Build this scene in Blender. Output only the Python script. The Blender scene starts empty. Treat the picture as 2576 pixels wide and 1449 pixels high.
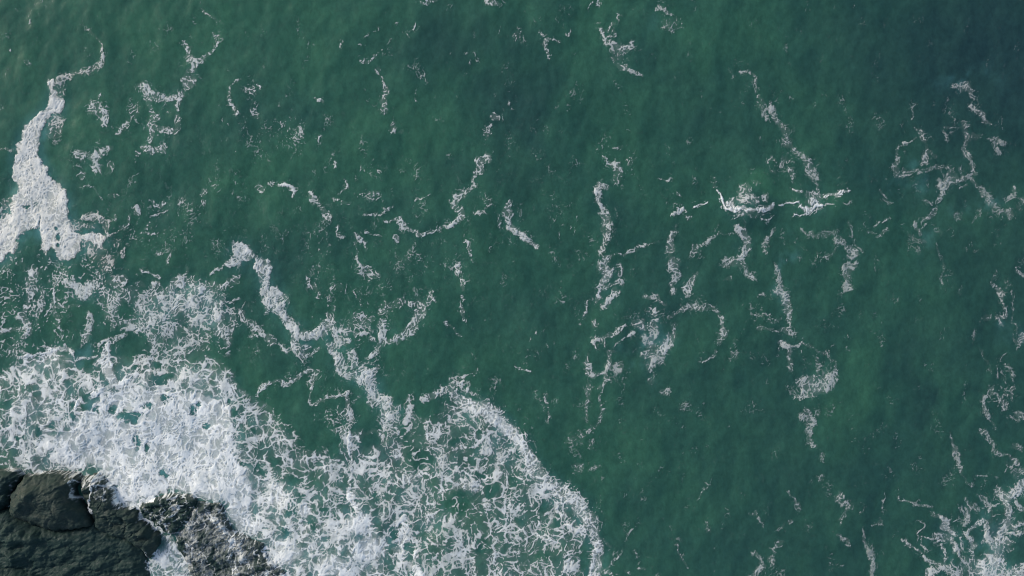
import bpy, math
import numpy as np

# ------------------------------------------------------------------ camera, sky, sun, exposure
PXM = 28.0                       # plan units per metre (the survey plan below is drawn at 28 units to the metre)
ALT = 75.0
sc = bpy.context.scene
cam_d = bpy.data.cameras.new('camera')
cam = bpy.data.objects.new('camera', cam_d)
sc.collection.objects.link(cam)
cam.location = (0, 0, ALT)
cam.rotation_euler = (0, 0, 0)
cam_d.sensor_width = 36.0
cam_d.lens = 36.0 * ALT / 92.0
cam_d.clip_end = 20000
sc.camera = cam

SUN_EL, SUN_AZ = 26.5, -58.0     # sun to the upper left, azimuth from +Y clockwise
world = bpy.data.worlds.new('World')
sc.world = world
world.use_nodes = True
wn = world.node_tree
sky = wn.nodes.new('ShaderNodeTexSky')
sky.sky_type = 'NISHITA'
sky.sun_disc = False
sky.sun_elevation = math.radians(SUN_EL)
sky.sun_rotation = math.radians(SUN_AZ)
sky.dust_density = 2.0
bg = wn.nodes['Background']
bg.inputs['Strength'].default_value = 0.15
wn.links.new(sky.outputs[0], bg.inputs['Color'])

sun_d = bpy.data.lights.new('sun', 'SUN')
sun_d.energy = 1.85
sun_d.angle = math.radians(9.0)
sun_d.color = (1.0, 0.95, 0.87)
sun = bpy.data.objects.new('sun', sun_d)
sc.collection.objects.link(sun)
sun.rotation_euler = (math.radians(90 - SUN_EL), 0, math.radians(180 - SUN_AZ))
sun.location = (-60, 60, 80)

sc.view_settings.view_transform = 'Standard'
sc.view_settings.look = 'None'
sc.view_settings.gamma = 1.0
sc.view_settings.use_curve_mapping = False
sc.view_settings.exposure = 0.27
sc.cycles.pixel_filter_type = 'BLACKMAN_HARRIS'
sc.cycles.filter_width = 1.0

# ------------------------------------------------------------------ noise helpers
F = np.float32

def perlin(x, y, seed):
    rng = np.random.RandomState(seed)
    a = rng.rand(256, 256).astype(F) * F(2 * math.pi)
    gx, gy = np.cos(a).ravel(), np.sin(a).ravel()
    th = rng.rand() * 6.28; ca, sa = F(math.cos(th)), F(math.sin(th))
    x, y = x * ca - y * sa + F(100.37), x * sa + y * ca + F(57.91)
    xi = np.floor(x); yi = np.floor(y)
    fx = (x - xi).astype(F); fy = (y - yi).astype(F)
    xi = xi.astype(np.int32) & 255; yi = yi.astype(np.int32) & 255
    x1 = (xi + 1) & 255; y1 = (yi + 1) & 255
    u = fx * fx * fx * (fx * (fx * 6 - 15) + 10)
    v = fy * fy * fy * (fy * (fy * 6 - 15) + 10)
    k = yi * 256 + xi; n00 = gx[k] * fx + gy[k] * fy
    k = yi * 256 + x1; n10 = gx[k] * (fx - 1) + gy[k] * fy
    k = y1 * 256 + xi; n01 = gx[k] * fx + gy[k] * (fy - 1)
    k = y1 * 256 + x1; n11 = gx[k] * (fx - 1) + gy[k] * (fy - 1)
    a0 = n00 + u * (n10 - n00); a1 = n01 + u * (n11 - n01)
    return (a0 + v * (a1 - a0)) * F(1.5)

def fbm(x, y, seed, octv=3, gain=0.55):
    s = 0; amp = 1.0; f = 1.0
    for i in range(octv):
        s = s + F(amp) * perlin(x * F(f) + F(17.3 * i), y * F(f) + F(9.1 * i), seed + i)
        amp *= gain; f *= 2.03
    return s

def worley(x, y, seed):
    rng = np.random.RandomState(seed)
    jx = rng.rand(65536).astype(F); jy = rng.rand(65536).astype(F)
    xi = np.floor(x).astype(np.int32); yi = np.floor(y).astype(np.int32)
    f1 = np.full(x.shape, 9, F); f2 = np.full(x.shape, 9, F)
    for oy in (-1, 0, 1):
        for ox in (-1, 0, 1):
            k = ((yi + oy) & 255) * 256 + ((xi + ox) & 255)
            dx = xi + ox + jx[k] - x; dy = yi + oy + jy[k] - y
            d = np.sqrt(dx * dx + dy * dy).astype(F)
            f2 = np.minimum(f2, np.maximum(f1, d)); f1 = np.minimum(f1, d)
    return f2 - f1

def sstep(a, b, x):
    t = np.clip((x - a) / (b - a), 0, 1)
    return t * t * (3 - 2 * t)

def rank(n):
    s = np.sort(n.ravel()[::37]); q = np.linspace(0, 1, s.size)
    return np.interp(n, s, q).astype(F)

# ------------------------------------------------------------------ plan grid (x right, y down)
STEP = 1.36
GX0, GX1, GY0, GY1 = -150, 2726, -100, 1549
gx = np.arange(GX0, GX1 + STEP, STEP, dtype=F)
gy = np.arange(GY0, GY1 + STEP, STEP, dtype=F)
X, Y = np.meshgrid(gx, gy)
NY, NX = X.shape
def wx(x): return (x - 1288.0) / PXM
def wy(y): return (724.5 - y) / PXM

w1x = fbm(X / 70, Y / 70, 11, 2); w1y = fbm(X / 70, Y / 70, 21, 2)
w2x = fbm(X / 17, Y / 19, 31, 2); w2y = fbm(X / 17, Y / 19, 41, 2)
XW = X + 9 * w1x + 5.0 * w2x
YW = Y + 9 * w1y + 5.0 * w2y

# ------------------------------------------------------------------ foam plan
DEN = np.zeros((NY, NX), F); OPA = np.full((NY, NX), 0.8, F)
GID = np.zeros((NY, NX), np.int16); STY = np.zeros((NY, NX), F)
GROUPS = [('foam_flecks_and_glints', 'tiny scattered white foam flecks and threads, with painted sun glints, all over the open water', 'stuff')]
CUR = [0]
def group(name, label):
    GROUPS.append((name, label, None)); CUR[0] = len(GROUPS) - 1

def box(x0, x1, y0, y1, pad):
    i0 = max(0, int((x0 - pad - GX0) / STEP)); i1 = min(NX, int((x1 + pad - GX0) / STEP) + 2)
    j0 = max(0, int((y0 - pad - GY0) / STEP)); j1 = min(NY, int((y1 + pad - GY0) / STEP) + 2)
    return slice(j0, j1), slice(i0, i1)

def put(sl, val, op, sty):
    d = DEN[sl]; m = val > d
    d[m] = val[m]; OPA[sl][m] = op[m] if isinstance(op, np.ndarray) else op
    GID[sl][m] = CUR[0]; STY[sl][m] = sty

def seq(v, n): return list(v) if isinstance(v, (list, tuple)) else [v] * n

def S(pts, w, d=.7, o=.8, sty=0.0):
    """a streak along a line, with half width w and cover d"""
    n = len(pts); w = [max(1.2, .88 * q) for q in seq(w, n)]; d = seq(d, n)
    for k in range(max(1, n - 1)):
        (ax, ay), (bx, by) = pts[k], pts[min(k + 1, n - 1)]
        wa, wb, da, db = w[k], w[min(k + 1, n - 1)], d[k], d[min(k + 1, n - 1)]
        sl = box(min(ax, bx), max(ax, bx), min(ay, by), max(ay, by), 2.4 * max(wa, wb) + 28)
        x = XW[sl]; y = YW[sl]
        L2 = (bx - ax) ** 2 + (by - ay) ** 2 + 1e-6
        t = np.clip(((x - ax) * (bx - ax) + (y - ay) * (by - ay)) / L2, 0, 1)
        r = np.hypot(x - ax - t * (bx - ax), y - ay - t * (by - ay))
        ww = wa + t * (wb - wa)
        dd = da + t * (db - da); q = r / ww
        put(sl, np.maximum(dd * (1 - sstep(.55, 1.5, q)), min(.15, .22 * max(da, db)) * (1 - sstep(.8, 1.9 + 6 / max(wa, wb), q))).astype(F), o, sty)

def B(x, y, rx, ry, d=.7, o=.8, sty=0.0):
    sl = box(x - rx, x + rx, y - ry, y + ry, 0.6 * max(rx, ry) + 24)
    r = np.hypot((XW[sl] - x) / rx, (YW[sl] - y) / ry)
    put(sl, (d * (1 - sstep(.4, 1.4, r))).astype(F), o, sty)

def sdf(pts, x, y):
    p = np.array(pts, float); ins = np.zeros(x.shape, bool); dm = np.full(x.shape, 1e9, F)
    for k in range(len(p)):
        ax, ay = p[k]; bx, by = p[(k + 1) % len(p)]
        L2 = (bx - ax) ** 2 + (by - ay) ** 2 + 1e-9
        t = np.clip(((x - ax) * (bx - ax) + (y - ay) * (by - ay)) / L2, 0, 1)
        dm = np.minimum(dm, np.hypot(x - ax - t * (bx - ax), y - ay - t * (by - ay)))
        if ay != by:
            c = (ay > y) != (by > y)
            ins ^= c & (x < (bx - ax) * (y - ay) / (by - ay) + ax)
    return np.where(ins, dm, -dm).astype(F)

def P(pts, d=.9, o=.85, sty=0.0, soft=6):
    xs = [q[0] for q in pts]; ys = [q[1] for q in pts]
    sl = box(min(xs), max(xs), min(ys), max(ys), soft + 24)
    put(sl, (d * sstep(-soft, soft, sdf(pts, XW[sl], YW[sl]))).astype(F), o, sty)

HOLES = []
def H(x, y, rx, ry, k=1.0): HOLES.append((x, y, rx, ry, k))

# ---- the thick foam tongue at the left
group('foam_tongue', 'thick solid cream white foam tongue near the left edge, widest in the middle')
S([(225,75),(240,90),(252,112),(257,140),(245,160),(225,172),(195,187),(170,200),(155,212)], [4,5,5,7,8,8,8,10,14], [.3,.3,.35,.4,.5,.5,.55,.6,.75])
P([(118,207),(125,222),(135,235),(127,245),(125,255),(118,270),(100,285),(75,300),(58,312),(55,325),(52,345),(45,365),(40,380),(37,395),(34,420),(34,440),(42,460),(42,475),(35,490),(32,515),(35,540),
   (20,545),(0,550),(-40,552),(-40,662),(0,660),(15,655),(25,640),(45,630),(48,600),(52,585),(75,572),(90,575),(100,560),(102,575),(100,612),(97,630),(108,635),(120,640),(130,622),(140,625),(152,652),(185,652),
   (197,625),(200,612),(225,612),(245,615),(258,602),(262,594),(257,590),(225,588),(202,597),(185,585),(175,570),(170,555),(175,537),(174,505),(172,485),(160,470),(145,455),(125,438),(120,422),(108,415),(112,405),(98,395),(100,365),(105,340),(110,320),(118,300),(130,288),(145,278),(157,262),(157,250),(150,235),(135,210)], 1.08, .9, soft=4)
S([(258,600),(275,586),(300,577)], [6,3,2], .9)
B(140,320,20,36,.52); B(150,225,22,18,.55)
B(20,520,14,16,.45); S([(0,535),(18,520),(30,505)], 6, .6)
S([(0,381),(22,381),(28,375)], [3,4,3], .7)
H(66,520,12,5); H(90,515,7,6,.5); H(101,560,3,14); H(140,570,4,8); H(148,595,5,8); H(42,598,6,7); H(150,612,6,4)
group('foam_ragged_patch', 'ragged foam flap curling off the lower right of the thick foam tongue')
S([(215,545),(237,547),(265,560),(275,582)], [9,11,9,3], [.85,.9,.85,.7]); B(192,568,24,14,.5); B(230,572,22,10,.4)
S([(200,612),(225,620),(248,640)], 9, .5)
B(265,655,26,26,.45); B(312,640,8,15,.5); B(290,610,16,20,.25); B(240,620,20,25,.35)

# ---- worm-like foam, upper left
group('foam_speckle_patch', 'granular curling foam trail in the upper left with a dense knot')
S([(355,215),(366,232),(375,250)], 12, .6); S([(375,238),(400,242),(425,246),(450,245),(458,235)], [14,10,9,11,8], .62)
B(475,205,14,17,.75); S([(470,220),(478,180),(490,165),(505,155),(522,140),(540,122),(545,100),(540,85)], [9,8,9,8,5,5,5,4], [.5,.3,.45,.45,.45,.45,.4,.25])
S([(462,110),(466,130),(480,150),(495,155)], [8,7,6,7], [.4,.35,.35,.4]); S([(512,22),(530,38),(550,50),(562,60)], 5, .25)
S([(365,250),(375,275),(382,300),(378,325),(375,350)], [10,10,12,11,10], .5)
S([(390,322),(412,328),(438,332),(450,317),(447,295)], 9, .33); S([(455,250),(447,275)], 6, .5)
group('foam_speckle_patch', 'small dense foam knot between thick tongue and granular trail')
B(262,296,11,18,.85); B(240,280,30,28,.3); S([(255,235),(252,255)], 2, .6)
S([(295,330),(308,315),(322,305)], [9,9,8], .5); B(335,280,20,25,.2)
group('foam_speckle_patch', 'patchy row of granular foam right of the thick foam tongue')
B(205,388,19,13,.7); S([(195,385),(235,400),(255,388),(285,378)], [10,9,9,5], .5); S([(240,400),(242,425)], 9, .6); B(205,440,13,9,.4); B(275,415,14,14,.25)
S([(358,368),(375,380),(392,387),(410,382),(420,370)], [8,10,5,12,9], .72); B(345,388,8,8,.4)
S([(205,472),(235,472),(245,488),(253,502)], 2.2, .65); B(285,490,16,10,.25)
group('foam_ring', 'thin foam ring in the upper water left of centre')
S([(605,200),(585,215),(577,240),(580,270),(592,283)], [3,3,4,4,3], .5); B(630,228,18,12,.25); B(640,285,14,25,.22)

group('foam_scraps', 'loose foam scraps strung across the left-centre water')
S([(377,500),(388,512),(400,517),(410,507)], [5,6,5,4], .6); B(345,530,9,14,.6); B(508,485,9,11,.7); B(512,512,8,9,.5)
S([(378,542),(400,534),(422,532)], 2.2, .75); B(290,545,7,9,.6); S([(300,570),(325,563),(330,545)], [7,5,4], .5); S([(365,575),(375,555)], 4, .4); S([(360,588),(390,590)], 4, .35)
B(455,505,14,8,.25); B(400,640,12,10,.3); B(430,650,5,22,.25); S([(360,680),(375,688)], 5, .5); S([(385,690),(405,700)], 4, .45)
S([(240,680),(255,690)], 6, .4)
B(400,560,130,70,.09)

group('foam_streak', 'vertical glinting foam column below the thick foam tongue')
B(85,700,20,36,.55); B(62,665,8,24,.3); S([(75,725),(72,750)], [15,7], .85); S([(70,760),(62,785),(68,800)], 5, .5)
S([(55,797),(68,818),(76,838)], [10,12,8], .9); S([(75,838),(45,853)], [9,5], .85); S([(-30,848),(0,843),(25,832),(50,826)], 7, .6)
S([(135,735),(140,770),(148,820),(156,850)], [7,6,5,3], [.6,.4,.35,.3]); S([(90,790),(98,830)], 4, .5); S([(108,740),(100,775)], 9, .35)
S([(148,768),(200,765)], 5, .45); S([(122,790),(128,760)], 4, .6); S([(30,880),(40,905)], 10, .3); S([(28,858),(40,890),(38,910)], 6, .3)

P([(40,655),(110,645),(270,640),(330,700),(160,765),(150,870),(60,895),(-60,880),(-60,700)], .13, .75, .5, 30)
# ---- mid-left raft
group('foam_raft', 'ragged lacy foam raft left of the diagonal streak')
P([(155,722),(165,708),(185,705),(207,717),(218,705),(240,705),(268,712),(255,722),(235,727),(217,747),(205,747),(185,727)], .95, .8, soft=5)
B(165,692,15,10,.5); B(302,712,24,13,.75); B(350,716,16,10,.5); B(390,714,14,9,.6)
P([(415,735),(437,707),(462,690),(466,677),(470,705),(490,690),(500,712),(525,712),(562,715),(600,695),(595,712),(562,729),(535,745),(548,770),(560,790),(560,820),(585,835),(580,850),(552,850),(520,835),(500,815),(470,800),(440,790),(420,760)], .8, .8, .3, 8)
P([(250,728),(410,724),(480,700),(560,722),(590,800),(590,870),(480,905),(380,905),(350,840),(260,810)], .34, .78, .4, 14)
B(462,762,34,26,1.04,.83); B(500,725,30,12,1.0,.83); B(542,790,15,28,1.04,.83); B(395,800,22,14,1.0,.83); B(405,750,20,12,.98,.83); B(557,835,22,10,1.0,.83); B(462,762,45,34,.9,.8,.3); B(542,795,20,36,.9); B(390,797,36,26,.8,.8,.3); B(400,752,30,20,.75,.8,.3); B(557,833,30,16,.85)
S([(312,815),(320,825),(345,828),(370,815)], [6,7,6,6], .9); B(287,760,18,36,.6); S([(222,795),(222,822),(215,850),(207,868)], [9,10,9,5], [.6,.9,.8,.6])
S([(283,830),(285,820)], 8, .7); B(612,797,11,17,.92); S([(548,770),(575,768),(600,757)], [6,4,4], .85); B(625,815,10,10,.5)
B(440,830,60,30,.62,.78,.6); B(470,870,60,30,.6,.8,.8); S([(247,865),(262,855),(290,860),(310,850)], 5, .6)
H(315,780,24,22); H(332,872,30,30); H(545,865,26,22,.8); H(575,775,12,9); H(450,733,10,8); H(600,880,22,30); H(505,775,8,7,.7); H(470,815,10,7,.7); H(275,845,18,12,.9); H(545,850,14,10,.8)

# ---- diagonal streak
group('foam_streak', 'long bent diagonal foam streak zigzagging from a hooked tip down to the centre')
P([(592,604),(618,612),(632,632),(645,652),(655,660),(670,657),(679,665),(681,677),(677,692),(678,724),(654,724),(653,707),(651,687),(643,675),(637,650),(625,655),(610,650),(602,662),(575,668),(562,662),(588,627)], 1.05, .82, soft=4)
S([(590,640),(562,665),(545,682),(533,694)], [6,5,4,2], [.8,.75,.7,.7])
S([(666,724),(668,745),(676,765),(672,785)], [12,13,12,5], .98); S([(690,735),(704,765),(716,795),(731,820),(736,845),(741,872),(756,880)], [12,14,13,12,12,12,12], .95)
S([(690,728),(715,745),(728,762)], [9,8,6], .85)
S([(704,765),(716,795),(731,820),(736,845)], [8,9,8,8], 1.05, .83); S([(690,735),(704,765)], 8, 1.05, .83); S([(860,918),(880,938),(900,945)], 8, 1.04, .83); B(926,935,14,16,1.08,.83); S([(932,965),(938,1000)], 11, 1.04, .83); S([(972,1020),(982,1055)], 13, 1.04, .83)
S([(744,840),(781,842),(806,835),(829,817),(828,795)], [10,10,13,14,5], .95); B(758,876,22,14,.85); S([(750,890),(790,890),(800,875)], 6, .65); S([(760,895),(762,912)], 3, .7)
S([(829,865),(844,895),(859,915),(879,940),(906,950)], [7,10,13,13,12], .9); S([(839,830),(851,865),(876,857)], [9,14,8], .85); B(890,902,14,24,.85); B(870,835,16,10,.5)
B(926,932,22,24,.98); S([(928,955),(935,980),(940,1005),(937,1018)], [14,18,18,6], .92); S([(958,1000),(970,1015),(981,1050),(984,1085)], [9,17,24,20], .9); S([(985,1075),(992,1050),(1000,1030)], 12, .8)
S([(964,805),(961,832),(968,857),(944,880),(919,900)], [9,11,11,10,4], .8); S([(940,800),(925,820)], 8, .5)
S([(976,860),(1004,852)], [4,11], .7); S([(1015,845),(1034,830),(1045,812),(1054,792),(1062,770)], [10,12,13,16,14], [.6,.75,.85,.92,.8]); S([(1064,768),(1089,752),(1090,730)], [9,8,5], .4); S([(1022,770),(1045,765)], 6, .6)
B(900,815,45,28,.33); B(985,765,36,14,.33); B(960,780,20,12,.3); S([(896,847),(921,842),(944,855)], 3.5, .85)
S([(644,820),(655,828),(671,845),(680,852),(689,868)], [10,9,6,8,4], .65); S([(625,808),(644,820)], 8, .55); S([(700,868),(718,880)], 4, .6); B(640,845,14,8,.4)
H(663,748,4,5); H(930,918,12,5); H(884,917,6,5,.8); B(905,905,70,50,.07)

group('foam_streak', 'thin wavy foam line curving right above the surf edge')
S([(640,992),(655,978),(669,968),(700,960),(724,968),(740,958),(754,945),(776,930)], [4,6,6,5,6,6,6,5], .72); S([(772,930),(790,935)], 4, .5)
S([(788,945),(784,960),(781,980),(779,995),(784,1008),(791,1012)], [11,9,5,2.5,3,3], .75); S([(791,1012),(810,1012),(824,1005),(850,997),(874,990)], [4,4,6,5,8], .7)
S([(869,995),(872,1015),(879,1040),(884,1060),(869,1090)], [8,8,10,12,14], .72); B(845,1045,60,32,.16); S([(845,1085),(880,1075)], 8, .5); S([(890,1010),(905,995)], 5, .5)

# ---- main surf around the rocks
group('surf_foam', 'broad churning mass of white surf foam around the dark rocks, lower left')
P([(-150,930),(0,945),(40,915),(75,900),(145,876),(180,886),(182,900),(190,920),(240,935),(250,905),(300,900),(420,895),(520,900),(590,930),(605,975),(640,1005),(690,1035),(715,1075),(745,1100),(760,1130),(800,1140),(850,1140),(870,1095),(900,1085),(1000,1095),(1050,1150),(1060,1230),(1080,1449),(1080,1549),(640,1549),(640,1362),(575,1337),(555,1262),(498,1256),(440,1238),(392,1252),(345,1270),(318,1272),(298,1256),(285,1230),(272,1205),(240,1180),(150,1190),(75,1194),(60,1198),(45,1180),(0,1192),(-150,1190)], .57, .85, 1.0, 16)
P([(45,915),(75,900),(145,876),(178,886),(186,905),(170,925),(175,960),(190,1000),(230,1010),(280,960),(330,930),(420,925),(480,935),(540,925),(590,950),(600,1000),(620,1040),(610,1100),(640,1170),(680,1200),(720,1260),(760,1300),(900,1300),(960,1330),(980,1449),(980,1549),(735,1549),(730,1449),(667,1380),(640,1355),(580,1337),(560,1260),(498,1255),(440,1238),(392,1252),(345,1270),(318,1272),(298,1256),(285,1230),(272,1205),(240,1180),(150,1190),(75,1194),(60,1160),(0,1100),(30,1020)], .74, .9, .9, 14)
P([(200,1040),(270,985),(330,960),(420,975),(520,985),(590,1010),(600,1080),(590,1130),(640,1190),(640,1280),(665,1365),(630,1355),(580,1335),(562,1262),(498,1255),(440,1238),(392,1252),(345,1270),(318,1272),(298,1256),(285,1230),(272,1205),(240,1178),(180,1182),(120,1165),(100,1120)], .98, .95, .8, 16)
S([(52,905),(75,899),(105,888),(145,876),(165,877),(180,886)], [6,5,7,9,9,6], .92, .92, .6); S([(190,895),(240,897)], [3,4], .7)
S([(245,915),(262,900),(262,880),(270,870)], [12,12,8,6], .85, .85, .4); S([(262,880),(290,866),(312,848)], [5,6,5], .6); S([(270,920),(285,960)], 16, .95, .95)
B(470,950,70,30,.82,.9,1); B(540,940,40,20,.75,.9,1); S([(195,1022),(240,990),(275,972),(330,955)], [8,9,9,10], .97, .97, .5)
B(420,1080,90,60,1.0,.97,.5); B(300,1000,40,30,.97,.97,.6); B(310,1210,24,60,1.06,1,.3); S([(320,1266),(345,1268),(392,1251)], 6, 1.0, 1); B(400,1160,120,60,1.02,.97,.5); B(610,1310,40,50,1.0,.97,.5); B(530,1180,60,60,.96,.95,.6)
B(700,1250,45,40,.95,.95,.8); B(690,1220,40,16,.95,.95,.8); B(770,1290,28,26,.98,.97,.5); B(720,1390,60,50,.98,.95,.6); B(900,1320,50,40,.98,.95,.6); B(930,1380,60,45,1.0,.95,.6); B(840,1420,60,50,.95,.95,.7); B(1010,1370,22,50,.95,.9,.5)
S([(884,1087),(884,1110),(878,1140),(888,1180),(884,1230)], [5,5,5,4,4], .95, .95); S([(1020,1320),(1025,1345),(1038,1360)], 4, .95, .95); S([(1040,1390),(1050,1430),(1060,1449),(1065,1549)], [8,10,12,14], .97, .95); S([(875,1235),(890,1270),(910,1295)], 7, 1, 1)
S([(985,1330),(1010,1312),(1022,1310)], 6, .95, .9); B(1034,1205,38,16,.85,.85,.5); S([(990,1190),(1010,1187)], 7, .8)
S([(955,1100),(985,1130),(1000,1160)], 7, .7); B(830,1180,50,30,.68,.85,1); B(760,1160,40,22,.68,.85,1)
for h in [(405,950,20,13),(332,1047,26,15),(285,1027,11,11),(222,1022,13,9),(365,1018,13,8),(418,1008,13,11),(487,1030,9,11),(596,1033,8,12),(400,918,9,7),(343,922,8,8),(342,1112,11,20),(345,1040,8,6),(372,1020,9,9),
          (726,1284,12,12),(741,1286,8,8),(761,1242,8,10),(716,1344,12,16),(989,1352,10,20),(1019,1374,8,8),(736,1207,20,11),(425,945,10,6),(185,1018,7,6),(520,1075,8,10),(185,1045,14,9),(247,1030,8,9),(225,998,8,10),
          (655,1180,16,14),(690,1160,12,10),(836,1140,10,16),(620,1170,10,8),(640,1085,8,6),(411,1192,9,8),(790,1320,10,12),(810,1280,10,8),(940,1248,9,7),(500,1015,10,6),(576,1000,8,12),(370,1130,5,12),(20,1020,12,12),(130,1070,10,10),(105,1085,8,12),(48,1100,14,8)]:
    H(*h, .95)
H(208,912,26,14,.8); H(800,1110,52,20,.95); H(930,1110,26,16,.8); H(612,1075,22,26,.45); H(875,1205,26,16,.4); H(1045,1325,22,26,.45); H(1065,1405,20,24,.4); H(590,1055,8,16,.4); H(560,885,30,10,.4); H(128,1140,16,8,.5); H(90,980,30,14,.25)
H(120,950,18,22,.35); H(25,990,20,14,.4); H(10,1060,16,10,.4)

# ---- arc to the right of the surf
group('foam_arc', 'wide curved foam arc bounding the surf on its right, running down to the bottom edge')
S([(1031,1000),(1028,1030),(1034,1070),(1050,1095)], [8,9,9,10], .6, .8, .5); S([(1066,1000),(1085,992),(1106,987),(1156,965)], [6,8,9,8], .78)
S([(1144,995),(1181,1025),(1219,1030),(1249,1050),(1275,1080)], [14,18,20,22,24], [.65,.85,.9,.95,.98], .85); S([(1160,975),(1190,990),(1225,1010)], 6, .4); S([(1130,960),(1180,945),(1200,930)], 5, .25)
P([(1020,1060),(1150,1010),(1260,1050),(1340,1190),(1440,1290),(1480,1360),(1460,1449),(1460,1549),(1060,1549),(1060,1300),(1040,1150)], .50, .86, .95, 20)
S([(1275,1070),(1288,1095),(1313,1125),(1345,1175),(1378,1215),(1418,1245),(1455,1275),(1485,1310),(1500,1345),(1503,1390),(1500,1449),(1495,1549)], [20,20,20,21,23,23,22,20,15,17,22,26], .86, .88, .55)
S([(1350,1160),(1375,1185)], 8, .5); S([(1470,1265),(1500,1300),(1510,1330)], 6, .5); S([(1515,1350),(1535,1372)], [5,3], .5); S([(1515,1425),(1540,1440),(1552,1449)], [8,5,4], .7); S([(1530,1425),(1550,1400)], 3, .6)
B(1154,1068,26,14,.9); B(1119,1045,12,12,.85); B(1106,1157,26,34,.92,.8,.3); B(1189,1222,30,20,.92,.85,.3); B(1150,1130,18,16,.85); B(1219,1130,30,22,.9); B(1095,1115,40,9,.7); B(1260,1140,20,34,.85); B(1225,1175,26,20,.75,.8,.6)
B(1330,1230,22,24,.6,.8,.6); B(1340,1260,30,30,.5,.8,.8); B(1390,1290,24,20,.7,.8,.6); B(1458,1335,26,14,.95,.85); B(1435,1425,26,20,.88,.85,.3); B(1340,1420,60,34,.62,.82,.8); B(1300,1380,40,30,.6,.82,.8); B(1150,1330,70,30,.6,.82,.9); B(1130,1420,70,40,.62,.82,.9); B(1085,1290,26,50,.7,.85,.6)
S([(1393,1280),(1396,1288),(1413,1295),(1420,1317),(1438,1327)], 4, .97, .85); S([(1345,1340),(1365,1362),(1390,1368)], [4,6,5], .92, .85); S([(1308,1290),(1320,1300),(1340,1335)], [9,6,4], .75, .6)
H(1055,1155,34,32,.75); H(1150,1268,50,26,.75); H(1218,1375,26,26,.75); H(1470,1400,11,44,1); H(1150,1112,20,9,.9); H(1210,1195,16,12,.9); H(1205,1085,14,8,.9); H(1155,1240,18,9,.9); H(1300,1145,8,14,.9); H(1360,1275,18,12,.8); H(1405,1310,16,12,.8); H(1240,1235,20,20,.8); H(1365,1395,26,12,.7); H(1100,1045,30,20,.6); H(1290,1210,16,20,.7); H(1090,1110,30,14,.6); H(1180,1170,16,10,.7); H(1310,1310,20,14,.6)

# ---- foam wash over the reef and pool between the rocks
group('foam_wash', 'thin foam wash draining through the lumpy reef between the dark rocks')
S([(340,1269),(350,1285),(360,1302),(375,1310),(390,1320),(410,1342)], [2.5,2.5,3,3.5,3,5], 1.0, .9)
P([(402,1336),(415,1345),(432,1352),(445,1375),(455,1400),(474,1412),(485,1449),(490,1549),(380,1549),(380,1449),(374,1414),(392,1395),(407,1372)], .84, .88, .6, 6)
S([(195,1205),(193,1220),(197,1240),(209,1252)], [4,2.5,2.5,2], .9, .75); S([(262,1188),(247,1205),(243,1235),(228,1258),(233,1278)], [6,3,3,5,7], .95, .85); S([(262,1190),(255,1215)], 4, .75)
B(235,1200,36,16,.5,.8,.6); B(265,1240,18,26,.35,.7,.8)
P([(500,1258),(556,1262),(575,1337),(640,1362),(668,1368),(690,1410),(730,1449),(760,1549),(500,1549),(480,1449),(452,1385),(440,1345),(470,1310)], .37, .58, .8, 10)
P([(360,1272),(440,1245),(495,1245),(490,1290),(450,1330),(412,1335),(380,1310)], .2, .7, .8, 8)
S([(458,1272),(440,1290),(425,1297),(415,1310)], [3,3,4,6], .8, .8); S([(410,1250),(415,1285),(418,1300)], 2.5, .7, .7); S([(415,1305),(425,1325),(432,1345)], 5, .7, .8); S([(368,1270),(382,1290)], 3, .6, .7)
S([(520,1270),(540,1300),(560,1340)], 9, .62, .8); S([(580,1345),(590,1400),(605,1440)], 9, .7, .85); S([(600,1355),(620,1400),(640,1449)], 8, .6, .8); S([(470,1310),(490,1350),(480,1385)], 8, .6, .8)
S([(375,1385),(380,1400)], 3, .7, .7)
S([(75,1193),(110,1187),(150,1187),(205,1191)], [5,4,5,6], .42, .6, .4); S([(0,1186),(30,1180),(50,1183),(60,1197)], 4, .42, .6, .4); S([(55,1200),(46,1222),(36,1250)], 2, .4, .5)
H(465,1375,11,16,.9); H(540,1420,26,20,.5); H(660,1400,16,30,.6)

# ---- breaking crest, right of centre
group('breaking_wave_crest', 'bright white breaking wave crest, left of the pair right of centre')
S([(1808,487),(1818,507),(1823,524),(1850,527),(1870,534),(1898,532),(1932,520),(1940,518)], [4,5,5,6,8,7,6,7], .93, .97, .3)
B(1838,510,14,12,.92,.95); B(1870,478,17,17,.72,.8); B(1872,505,32,16,.62,.8); S([(1830,540),(1860,545),(1900,543),(1935,533)], 3, .4, .6); S([(1800,475),(1795,455)], 6, .3); B(1905,455,20,8,.3); B(1920,500,12,10,.4)
S([(1843,555),(1860,550),(1876,549)], 2, .8); S([(1910,552),(1922,554),(1932,550),(1945,540)], 2.5, .9)
group('breaking_wave_crest', 'bright white breaking wave crest, right of the pair right of centre')
B(2050,495,36,12,.5,.75); S([(2017,518),(2032,526),(2047,519),(2072,514)], [6,7,6,4], .93, .97, .3); B(2045,506,24,9,.8,.95); S([(2082,492),(2095,487),(2107,490),(2120,480),(2132,479)], [4,4,8,7,4], .85, .9)
S([(1962,517),(1985,512),(2002,506)], [2.5,3,3], .95, .9); S([(1987,485),(2015,487)], 3, .85, .85); S([(2048,480),(2062,482),(2078,487)], 3, .75); S([(1997,542),(2015,535),(2032,532)], 2.5, .95, .9); S([(2080,518),(2100,514)], 3, .75); S([(2122,519),(2132,514)], 2.5, .9, .85); S([(2052,528),(2070,522)], 2.5, .8)
group('foam_scraps', 'short white crest scraps left of the breaking wave pair')
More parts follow.
